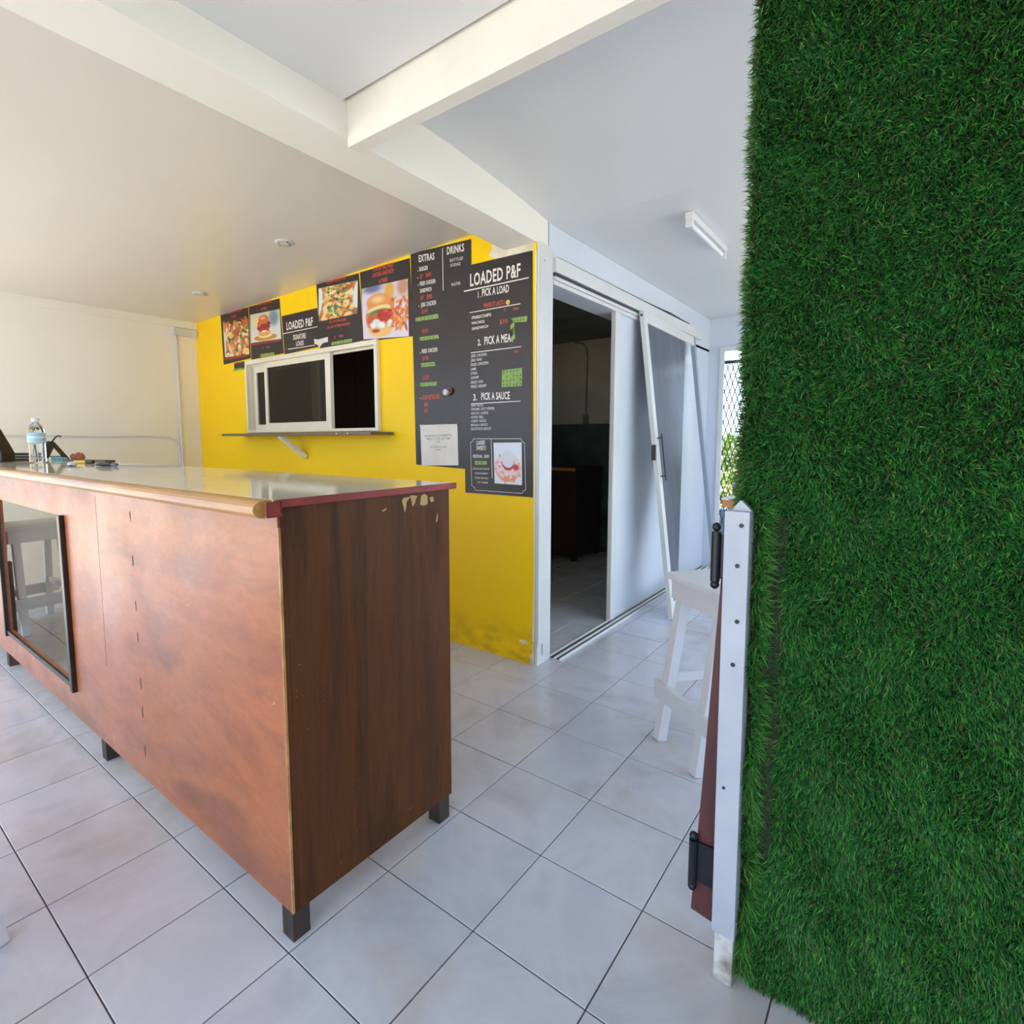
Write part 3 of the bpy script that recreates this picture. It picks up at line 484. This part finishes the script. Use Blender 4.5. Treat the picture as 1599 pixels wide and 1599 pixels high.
def tapes(keys, y, parent, rows=None):
    for k in keys:
        o = MB().prism([(x, y, z) for x, z in Q[k]], (0, -.0006, 0)).build('green_tape', 'tape', parent)
        (ax, az), (bx, bz), (cx, cz_), (dx, dz) = Q[k]; m = MB(); r = random.Random(k)
        for row in range(rows or 1):
            n = 6
            for i in range(n):
                if r.random() < .2: continue
                u = (i+.5)/n; v = (row+.5)/(rows or 1); x = ax+(bx-ax)*u; z = (az+(bz-az)*u)*(1-v)+(dz+(cz_-dz)*u)*v; h = (az-dz)/(rows or 1)*.28
                m.add([(x-.004, y-.0008, z-h), (x+.002, y-.0008, z-h), (x+.005, y-.0008, z+h), (x, y-.0008, z+h*.7)], [(0, 1, 2, 3)])
        q = m.build('marker_writing', 'ink', o); q['kind'] = 'stuff'
p = poster('p_nacho', 'menu_poster', 'small black poster with a picture of loaded nachos, nearest the cream wall', y1)
I = canvas((70, 40, 34), (110, 60, 40)); ell(I, .02, .6, .2, .6, 0, (226, 214, 206), .3); ell(I, .15, .95, .3, .25, 0, (226, 220, 214), .3); scat(I, 90, (.1, .1, 1, 1), (.08, .2), fry+[(190, 84, 52), (228, 140, 96)], 1); scat(I, 40, (.1, .1, 1, .95), (.03, .07), grn+[(190, 40, 40), (246, 220, 190)], 2, (.5, 1))
picture('pic_nacho', I, y1-.0003, p); lettering(TEXT['nacho'], y1-.0006, p)
q = MB().prism([(x, y1+.0003, z) for x, z in Q['p_nacho_tab']], (0, .001, 0)).build('hanging_tab', 'poster', p); tapes(['t10'], y1-.0006, p)
p = poster('p_pork', 'menu_poster', 'small black poster with a stacked sandwich picture, second from the cream wall', y1)
I = canvas((206, 200, 176), (216, 216, 226)); ell(I, .8, .25, .2, .35, 0, (120, 140, 160), .5); ell(I, .25, .3, .22, .2, 0, (232, 212, 140), .6); ell(I, .5, .88, .42, .12, 0, (206, 140, 60)); ell(I, .5, .8, .24, .1, 0, (240, 214, 150)); ell(I, .48, .72, .22, .12, 0, (226, 160, 90)); ell(I, .47, .6, .21, .1, 0, (236, 232, 214)); scat(I, 60, (.3, .34, .64, .62), (.04, .09), [(130, 34, 26), (190, 70, 50), (170, 50, 40), (150, 44, 34)], 3, (.5, 1)); ell(I, .46, .25, .19, .17, 0, (206, 108, 56)); ell(I, .44, .2, .12, .08, 0, (238, 160, 100), .6)
picture('pic_pork', I, y1-.0003, p); lettering(TEXT['pork'], y1-.0006, p); tapes(['t9'], y1-.0006, p)
p = poster('p_sign', 'menu_sign', 'short black sign reading LOADED P&F SIGNATURE LOADS, under a bare yellow patch', y1, cat='sign')
for k in ('l_s1', 'l_s2'): MB().prism([(x, y1-.0006, z) for x, z in Q[k]], (0, -.0003, 0)).build('rule_line', 'pw', p)
lettering(TEXT['sign'], y1-.0006, p)
p = poster('p_island', 'menu_poster', 'black poster picturing fries under green herbs, above the middle of the window', y2)
I = canvas((190, 150, 100), (160, 100, 60)); scat(I, 160, (.12, .0, .92, 1), (.06, .15), fry+[(238, 226, 170), (230, 214, 150)], 4); scat(I, 50, (.25, .05, .75, .9), (.025, .06), grn+[(70, 80, 50)], 5, (.5, 1)); ell(I, -.02, .45, .13, .5, .1, (226, 230, 236), .1); ell(I, 1.02, .4, .13, .45, .1, (222, 228, 236), .1)
picture('pic_island', I, y2-.0003, p); lettering(TEXT['island'], y2-.0006, p); tapes(['t11'], y2-.0006, p)
MB().prism([(x, y2-.0008, z) for x, z in Q['torn']], (0, -.0006, 0)).build('torn_paper', 'paper', p)
p = poster('p_bbq', 'menu_poster', 'black poster with a large burger and fries picture beside the EXTRAS poster', y1)
I = canvas((214, 210, 232), (226, 214, 228)); ell(I, .25, .05, .3, .12, 0, (110, 120, 160), .6); ell(I, .62, .15, .14, .25, 0, (226, 170, 80), .5); ell(I, .9, .12, .16, .2, 0, (200, 150, 120), .5)
scat(I, 60, (.6, .28, 1, .85), (.06, .14), [(232, 150, 76), (240, 180, 104), (214, 116, 60), (200, 90, 50)], 6, (.2, .35)); ell(I, .4, .62, .34, .36, 0, (214, 116, 66)); ell(I, .4, .86, .3, .15, 0, (236, 190, 120), .3); ell(I, .38, .33, .3, .2, 0, (226, 150, 84), .2); ell(I, .36, .27, .2, .1, 0, (246, 206, 150), .8); ell(I, .38, .46, .28, .08, -.1, (236, 216, 150)); ell(I, .34, .5, .26, .05, -.15, (90, 130, 70), .4); ell(I, .5, .58, .2, .13, 0, (190, 50, 44), .3); ell(I, .22, .64, .14, .1, 0, (200, 90, 50), .3)
scat(I, 22, (.35, .48, .66, .68), (.02, .05), [(226, 90, 70), (160, 30, 30)], 7); scat(I, 14, (.2, .68, .62, .8), (.05, .09), [(238, 236, 244), (220, 222, 236)], 8, (.5, .9)); ell(I, .3, .86, .12, .05, 0, (170, 60, 50), .5)
picture('pic_bbq', I, y1-.0003, p); lettering(TEXT['bbq'], y1-.0006, p)
p = poster('p_extras', 'menu_poster', 'tall black poster headed EXTRAS and DRINKS', y2)
MB().prism([(x, y2-.0006, z) for x, z in Q['l_ext']], (0, -.0003, 0)).build('rule_line', 'pt', p); lettering(TEXT['extras'], y2-.0006, p); tapes(['t1', 't2', 't3', 't4'], y2-.0006, p)
m = MB()
for x, z in TEXT['bul']: m.add([(x-.004, y2-.0008, z), (x, y2-.0008, z-.005), (x+.004, y2-.0008, z), (x, y2-.0008, z+.005)], [(0, 1, 2, 3)])
m.build('bullet_marks', 'pw', p)['kind'] = 'stuff'
p = poster('p_loaded', 'menu_poster', 'tall black poster headed LOADED P&F with pick a load, meat and sauce lists', y3, th=.0015)
yl = y3-.0006
for k in ('l_h1', 'l_h2', 'l_h3', 'l_h4', 'l_v2'): MB().prism([(x, yl, z) for x, z in Q[k]], (0, -.0003, 0)).build('rule_line', 'pw', p)
lettering(TEXT['loaded'], yl, p); tapes(['t5', 't6', 't8'], yl, p); tapes(['t7'], yl, p, 4)
P = [Vector((x, yl, z)) for x, z in Q['frame']]; cen = sum(P, Vector())/len(P); m = MB()
for a, b in zip(P, P[1:]+P[:1]): m.bar(a, b, (0, 1, 0), .0004, .0028)
m.build('border_line', 'pt', p)
(ex, ez), (e2, _) = Q['emoji']; MB().tube([(ex, yl, ez), (ex, yl-.0005, ez)], abs(e2-ex), 14).build('yellow_dot', 'emoji', p)
I = canvas((222, 226, 238), (230, 232, 240)); ell(I, .5, .62, .5, .36, 0, (222, 150, 120), .15); ell(I, .5, .58, .48, .34, 0, (240, 208, 206), .2); scat(I, 60, (.05, .3, .95, .85), (.015, .04), [(120, 60, 60), (200, 80, 80), (250, 240, 240)], 9); scat(I, 9, (.3, .86, .8, .9), (.08, .14), [(226, 150, 110)], 10); ell(I, .52, .48, .26, .22, 0, (170, 30, 36), .2); ell(I, .8, .6, .12, .09, 0, (206, 40, 44), .3); ell(I, .52, .40, .24, .22, 0, (214, 218, 226), .08)
picture('pic_sweet', I, yl-.0003, p)
n = poster('note', 'paper_note', 'torn-topped white paper note stuck low on the EXTRAS poster', y2-.0024, 'paper', .001, 'note', None)
MB().prism([(x, y2-.004, z) for x, z in Q['note_strip']], (0, -.001, 0)).build('torn_strip', 'paper', n); lettering(TEXT['note'], y2-.0028, n)
hx, hz = Q['hook'][0]
t = thing('wall_hook', (hx, y2, hz), 'small white plastic hook fixed on the EXTRAS poster', 'hook')
MB().tube([(hx, y2-.001, hz), (hx, y2-.012, hz), (hx, y2-.03, hz), (hx, y2-.034, hz)], [.014, .02, .019, .012], 14).build('knob', 'white', t, smooth=True)
MB().tube([(hx+.02+.016*math.cos(a), y2-.012, hz+.008+.016*math.sin(a)) for a in np.linspace(-2.6, 2.6, 10)], .005, 8).build('loop', 'rust', t, smooth=True)

# ---------- counter ----------
t = thing('bar_counter', (-1.6, .6, 0), 'long dark varnished plywood bar counter with a cream top and glazed opening', 'counter')
CX0, CX1, CY0, CY1 = -3.58, .326, .348, .952
top = MB().box(CX0-.02, CX1+.002, CY0-.012, .972, 1.129, 1.1475).build('countertop', 'laminate', t, .002)
ep = []
for a in np.linspace(0, math.pi, 9): ep.append((CY0-.036-.024*math.sin(a), 1.1265+.0205*math.cos(a)))
ep = [(CY0-.002, 1.147)]+ep[0:]+[(CY0-.002, 1.106)]
MB().prism([(CX0-.02, y, z) for y, z in ep], (CX1+.018-CX0, 0, 0)).build('front_nosing', 'oak', top)
MB().box(CX1+.0025, CX1+.014, CY0-.012, .974, 1.1285, 1.148).build('end_edge', 'red', top, .003)
MB().box(CX1+.0185, CX1+.0205, CY0-.04, CY0-.002, 1.109, 1.145).build('nosing_end', 'red', top, .004)
OX0, OX1, OZ0, OZ1 = -2.42, -1.31, .237, .968
b = .088
MB().box(OX1, CX1-.0035, CY0, CY0+.018, b, 1.129).build('front_panel', 'front_wood', t, .0015)
MB().box(OX0, OX1, CY0, CY0+.018, OZ1, 1.129).box(OX0, OX1, CY0, CY0+.018, b, OZ0).box(CX0, OX0, CY0, CY0+.018, b, 1.129).build('opening_surround', 'front_wood', t, .0015)
for x in (-.905, -.58):
    m = MB()
    if x < -.9:
        m.box(x, x+.0025, CY0-.0004, CY0+.001, .42, 1.08).build('panel_joint', 'blackwood', t)
    else:
        for k in range(7):
            z = .16+k*.14+random.uniform(-.02, .02); m.prism([(x+random.uniform(-.008, .008), CY0-.0006, z), (x+.008, CY0-.0006, z+.006), (x+.006, CY0-.0006, z+.035+random.uniform(0, .02)), (x-.002, CY0-.0006, z+.03)], (0, .0006, 0))
        m.build('filled_nail_marks', 'leg', t)['kind'] = 'stuff'
MB().box(CX1-.018, CX1, CY0+.0185, CY1, b-.002, 1.129).box(CX1-.0035, CX1, CY0+.006, CY0+.0185, b-.002, 1.129).build('end_panel', 'end_wood', t, .002)
MB().box(CX1-.0034, CX1+.0012, CY0-.0008, CY0+.0055, b, 1.08).build('corner_strip', 'oak', t)
# pale scrapes on the end panel
m = MB(); xs = CX1+.0006
for pts in ([(.745, 1.108), (.752, 1.116), (.779, 1.118), (.773, 1.111), (.764, 1.104), (.761, 1.084), (.756, 1.072), (.752, 1.089)],
            [(.779, 1.118), (.783, 1.122), (.809, 1.118), (.803, 1.11), (.798, 1.096), (.788, 1.087), (.785, 1.102)],
            [(.825, 1.117), (.839, 1.122), (.852, 1.115), (.853, 1.089), (.836, 1.085), (.82, 1.09)],
            [(.862, 1.108), (.876, 1.11), (.881, 1.096), (.868, 1.093)], [(.668, 1.087), (.684, 1.093), (.685, 1.089), (.671, 1.084)], [(.889, 1.029), (.896, 1.058), (.898, 1.04), (.893, 1.027)]):
    m.prism([(xs, y, z) for y, z in pts], (-.0006, 0, 0))
m.build('paint_scrapes', 'scrape', t)['kind'] = 'stuff'
MB().bar((OX1+.008, CY0-.009, OZ0-.03), (OX1+.000, CY0-.009, OZ1+.006), (1, 0, 0), .036, .02).build('glazing_batten', 'blackwood', t, .005)
MB().bar((OX0, CY0-.009, OZ0-.03), (OX0, CY0-.009, OZ1+.006), (1, 0, 0), .026, .02).build('glazing_batten', 'blackwood', t, .005)
MB().box(OX0, OX1-.012, CY0-.012, CY0, OZ0-.018, OZ0+.004).build('bottom_bead', 'blackwood', t, .003)
MB().box(OX0, OX1, CY0+.019, CY0+.023, OZ0-.02, OZ1+.02).build('glass_pane', 'cglass', t)
MB().box(OX1-.022, OX1-.008, CY0+.024, CY0+.06, OZ0, OZ1).build('inner_stop', 'oak', t)
for x in (CX1-.058, -1.042, -2.56, CX0+.01):
    for y in (CY0+.004, CY1-.054): MB().box(x, x+.05, y, y+.05, 0, .6 if y > .6 else .6).build('leg', 'leg', t, .003)
MB().box(CX0, CX1-.02, CY1-.03, CY1-.01, 1.05, 1.118).build('rear_rail', 'front_wood', t)

# ---------- stools ----------
def stool(label, grp):
    t = thing('bar_stool', (0, 0, 0), label, 'stool', grp); H = .72; a = .185
    MB().box(-a, a, -a, a, H-.026, H).build('seat', 'white', t, .005)
    q = a-.018
    MB().box(-q, q, -q, -q+.02, H-.11, H-.027).box(-q, q, q-.02, q, H-.11, H-.027).box(-q, -q+.02, -q+.02, q-.02, H-.11, H-.027).box(q-.02, q, -q+.02, q-.02, H-.11, H-.027).build('apron', 'white', t, .002)
    for sx in (-1, 1):
        for sy in (-1, 1):
            MB().bar((sx*(q-.045+.01), sy*(q+.06), 0), (sx*(q-.045), sy*(q-.04), H-.03), (1, 0, 0), .042, .042).build('leg', 'white', t, .003)
    for sy in (-1, 1): MB().box(-a-.01, a+.01, sy*(q+.045)-.011, sy*(q+.045)+.011, .17, .245).build('foot_rail', 'white', t, .002)
    for sx in (-1, 1): MB().box(sx*(q-.035)-.01, sx*(q-.035)+.01, -q-.02, q+.02, .25, .29).build('side_rail', 'white', t, .002)
    return t
s1 = stool('white wooden bar stool standing in the passage behind the gate post', 'white bar stools')
def dup(root, label):
    r = root.copy(); COL.objects.link(r); r['label'] = label
    for ch in list(root.children):
        c = ch.copy(); COL.objects.link(c); c.parent = r
    return r
s2 = dup(s1, 'white wooden bar stool seen through the glazed opening of the counter')
s3 = dup(s1, 'white stool at the left frame edge, of which one foot shows')
U = Vector((.78, -.62)); Vv = Vector((.62, .78)); A = Vector((.698, 1.927)); c = A+(U+Vv)*.185
s1.location = (c.x, c.y, 0); s1.rotation_euler = (0, 0, math.atan2(U.y, U.x))
s2.location = (-3.30, .665, 0); s2.rotation_euler = (0, 0, math.radians(93))
s3.location = (-.385, -.355, 0); s3.rotation_euler = (0, 0, math.radians(8))

# ---------- things on the counter ----------
ZT = 1.1478
bx, by = -2.785, .617
t = thing('water_bottle', (bx, by, ZT), 'clear plastic water bottle with a blue and white label on the counter', 'bottle')
prof = [(.028, 0), (.042, .006), (.044, .02)]
for k in range(5): prof += [(.044, .028+k*.018), (.0413, .037+k*.018)]
prof += [(.0445, .122), (.0445, .190), (.042, .204), (.032, .226), (.019, .244), (.0165, .249), (.0165, .262)]
MB().lathe((bx, by, ZT), prof, 28).build('body', 'bottle', t, smooth=True)
MB().lathe((bx, by, ZT), [(.0453, .124), (.0453, .184)], 28).build('label', 'bluelabel', t, smooth=True)
MB().lathe((bx, by, ZT), [(.019, .252), (.0195, .254), (.0195, .272), (.017, .275)], 24).build('cap', 'white', t, smooth=True)
rt = Vector((.794, .608, 0)); fw = Vector((-.608, .794, 0)); upv = Vector((0, 0, 1))
def plate(name, o, pts, th, m, par=None, bev=.002):
    return MB().prism([Vector(o)+rt*a+upv*b for a, b in pts], fw*th).build(name, m, par, bev)
o0 = Vector((-3.07, .50, ZT))
t = thing('display_terminal', tuple(o0), 'black wedge-shaped device at the left end of the counter', 'device')
plate('housing', o0, [(0, .004), (0, .06), (-.012, .085), (-.085, .225), (-.3, .225), (-.3, .004)], .10, 'black', t, .008)
plate('base_foot', o0+fw*.01, [(-.02, 0), (-.02, .005), (-.28, .005), (-.28, 0)], .08, 'metal', t, 0)
for i, lab in enumerate(('bottom black tray of the stack behind the water bottle', 'middle black tray of the stack behind the water bottle', 'topmost black tray of the stack behind the water bottle')):
    z = ZT+i*.017; tag(MB().box(-3.56, -3.345, .60, .73, z, z+.010 if i < 2 else z+.016).build('tray', 'black', None, .003), lab, 'tray', 'black trays on the counter')
t = thing('phone_stand', (-3.3, .85, ZT), 'black folding triangular phone stand behind the water bottle', 'stand')
o1 = Vector((-3.20, .86, ZT)); wdt = .14
a0 = o1+rt*-.17; b0 = o1+rt*.0; ap = o1+rt*-.10+upv*.125
MB().bar(a0+fw*.02+upv*.006, ap+fw*.02, fw, .05, .03).build('thick_arm', 'black', t, .003)
MB().bar(b0+fw*.02+upv*.004, ap+fw*.02, fw, .04, .010).build('thin_arm', 'black', t, .002)
MB().bar(a0+fw*.02+upv*.025, b0-rt*.02+fw*.02+upv*.025, fw, .03, .006).build('cross_arm', 'black', t, .001)
MB().tube([ap+fw*.02, ap+rt*.03+upv*.035+fw*.02, ap+rt*.05+upv*.045+fw*.02, ap+rt*.07+upv*.038+fw*.02], .005, 8).build('hook_end', 'black', t, smooth=True)
tag(MB().box(-3.28, -3.12, .80, .855, ZT, ZT+.02).build('cleaning_cloth', 'cyan', None, .006, seg=2), 'pale blue folded item behind the phone stand', 'cloth')
m = MB(); r = random.Random(3)
for k in range(7):
    x, y = -3.22+k*.022, .925+r.uniform(-.015, .015); m.lathe((x, y, ZT), [(.006, 0), (.02+r.uniform(-.006, .006), .012), (.022, .03), (.008, .045+r.uniform(-.01, .012))], 7)
tag(m.build('crumpled_wrapper', 'rust'), 'brown crumpled wrapper at the back of the counter', 'wrapper')
tag(MB().hexa([(-3.02, .80, ZT), (-2.56, .90, ZT), (-2.58, .965, ZT), (-3.03, .88, ZT), (-3.02, .80, ZT+.01), (-2.56, .90, ZT+.01), (-2.58, .965, ZT+.01), (-3.03, .88, ZT+.01)]).build('folder', 'kraft', None, .002), 'flat brown covered folder on the counter', 'folder')
t = thing('key_bunch', (-2.05, .58, ZT), 'small bunch of keys with a white tag', 'keys')
MB().tube([(-2.05+.02*math.cos(a), .59+.02*math.sin(a), ZT+.004) for a in np.linspace(0, 6.28, 14)], .002, 6).build('key_ring', 'metal', t)
for a in (-.8, .1, 2.6): MB().bar((-2.05, .585, ZT+.006), (-2.05+.055*math.cos(a), .585+.055*math.sin(a), ZT+.004), (0, 0, 1), .003, .012).build('key', 'metal', t)
MB().lathe((-2.075, .60, ZT), [(.01, 0), (.024, .006), (.022, .018), (.008, .024)], 12).build('key_tag', 'white', t, smooth=True)
t = thing('lighter', (-2.44, .74, ZT), 'yellow and black lighter lying on the counter', 'lighter')
MB().tube([(-2.47, .715, ZT+.009), (-2.38, .75, ZT+.009)], .009, 10).build('body', 'yel', t, smooth=True)
MB().tube([(-2.38, .75, ZT+.010), (-2.33, .77, ZT+.010)], .0105, 10).build('head', 'black', t, smooth=True)
t = thing('cable_plug', (-1.9, .70, ZT), 'black plug with a blue end and thin cord on the counter', 'plug')
MB().tube([(-1.95, .67, ZT+.008), (-1.92, .685, ZT+.012), (-1.86, .71, ZT+.012)], [.005, .012, .012], 10).build('plug_body', 'black', t, smooth=True)
MB().tube([(-1.86, .71, ZT+.010), (-1.82, .725, ZT+.009)], .009, 10).build('collar', 'blue', t, smooth=True)
MB().tube([(-1.82, .725, ZT+.004), (-1.75, .77, ZT+.004), (-1.66, .85, ZT+.004), (-1.56, .94, ZT+.004)], .0026, 6).build('cord', 'stile', t, smooth=True)

# ---------- kitchen ----------
t = thing('kitchen_cabinet', (-1.7, 5.0, 0), 'dark wooden cabinet in the unlit kitchen', 'cabinet')
MB().box(-2.2, -1.245, 4.66, 5.24, .06, .955).build('body', 'cab', t, .004)
MB().box(-2.22, -1.235, 4.63, 5.26, .955, .985).build('worktop', 'cab', t, .003)
MB().box(-2.22, -1.235, 4.625, 4.64, .958, .988).build('worktop_edge', 'oak', t, .002)
for x in (-2.19, -1.30):
    for y in (4.665, 5.18): MB().box(x, x+.05, y, y+.05, 0, .06).build('leg', 'cab', t)
MB().box(-1.72, -1.27, 4.652, 4.66, .12, .92).build('door', 'cab', t, .003); MB().box(-2.18, -1.74, 4.652, 4.66, .12, .92).build('door', 'cab', t, .003)
t = thing('added_cupboard', (-2.8, 3.15, 0), 'tall dark two-door cupboard added to darken the open half of the serving window', 'cupboard')  # added so the view through the hatch goes dark
MB().box(-3.45, -2.2, 3.02, 3.5, 0, 2.36).build('body', 'cab', t, .004)
for x0, x1 in ((-3.44, -2.70), (-2.69, -2.21)): MB().box(x0, x1, 3.0, 3.02, .05, 2.34).build('door', 'cab', t, .003)
t = thing('wall_conduit', (-1.46, 5.29, 1.5), 'thin surface cable running down the grey kitchen wall', 'cable')
MB().tube([(-1.62, 5.285, 2.385), (-1.52, 5.285, 2.37), (-1.47, 5.285, 2.31), (-1.455, 5.285, 2.2), (-1.465, 5.285, 1.8), (-1.47, 5.285, 1.5)], .008, 8).build('cable_run', 'kitc', t, smooth=True)
MB().box(-1.50, -1.44, 5.26, 5.30, 1.46, 1.56).build('switch_box', 'kitc', t, .003)

# ---------- back doorway gate ----------
t = thing('scissor_gate', (.45, 5.38, 0), 'dark folding scissor gate across the back doorway', 'gate')
gx0, gx1, gz0, gz1, gy = .0, .895, .02, 2.02, 5.36
def lat(sgn, yy):
    sl = 3.1*sgn; k = 0; step = .0485
    xs = np.arange(gx0-2.0/3.1, gx1+2.0/3.1, step)
    for x0 in xs:
        # line x = x0 + (z-gz0)/sl
        za, zb_ = gz0, gz1
        xa, xb = x0, x0+(gz1-gz0)/sl
        t0, t1 = 0., 1.; dx_ = xb-xa
        for lim, lo_ in ((gx0, True), (gx1, False)):
            tt = (lim-xa)/dx_
            if (dx_ > 0) == lo_: t0 = max(t0, tt)
            else: t1 = min(t1, tt)
        if t1-t0 < .04: continue
        p = Vector((xa+dx_*t0, yy, gz0+(gz1-gz0)*t0)); q = Vector((xa+dx_*t1, yy, gz0+(gz1-gz0)*t1))
        MB().bar(p, q, (0, 1, 0), .003, .0075).build('lattice_bar', 'gate', t)
lat(1, gy); lat(-1, gy+.006)
MB().box(gx0, gx1, gy-.01, gy+.015, 2.02, 2.05).build('top_rail', 'gate', t); MB().box(gx0, gx1, gy-.01, gy+.015, 0, .02).build('bottom_rail', 'gate', t)
for x in (.3, .6): MB().box(x, x+.018, gy-.008, gy-.002, .02, 2.02).build('upright', 'gate', t)
# outside things beyond the gate
st('wall_added_dark', MB().box(.98, 3.4, 6.5, 6.7, -.14, 3.4), 'cab', label='dark wall added outside the back doorway to darken the sliding door reflection')  # added wall, there to give the leaning door pane something dark to reflect
for (x, y, r_, lab) in ((.713, .28, .4, 'small brown leaf scrap on the tiles nearest the counter end'), (.60, .05, 1.9, 'tiny brown leaf scrap on the tiles near the bottom of the view')):
    m = MB(); c_, s_ = math.cos(r_), math.sin(r_); m.prism([(x+a*c_-b_*s_, y+a*s_+b_*c_, .0005) for a, b_ in ((-.011, 0), (-.003, -.003), (.011, -.001), (.003, .0035))], (0, 0, .0015)); tag(m.build('leaf_scrap', 'kraft'), lab, 'leaf')
hd = turf('hedge', [blades(8000, -3.0, 4.5, 0, 1.45, 9.0, (0, -1, .1), .22, .05, 11, .5, (.2, .2, .2, .1, .2, .02, .3))], None)
tag(hd, 'yellow green hedge outside beyond the scissor gate', 'hedge', kind='stuff')
hd.data.materials.clear(); hd.data.materials.append(M['hedge']); hd.location = (1.2, 0, -.14)
tag(MB().box(-.12, .0, 6.35, 6.42, -.14, .78).build('storage_panel', 'purple', None, .01), 'purple panel outside low behind the scissor gate', 'panel')
tag(MB().box(.02, .13, 6.6, 6.68, -.14, .82).build('storage_panel', 'cyan', None, .01), 'pale teal panel outside low behind the scissor gate', 'panel')
tag(MB().box(-.2, .7, 5.9, 5.98, -.14, .52).build('storage_panel', 'blue', None, .01), 'blue panel outside at the foot of the scissor gate', 'panel')
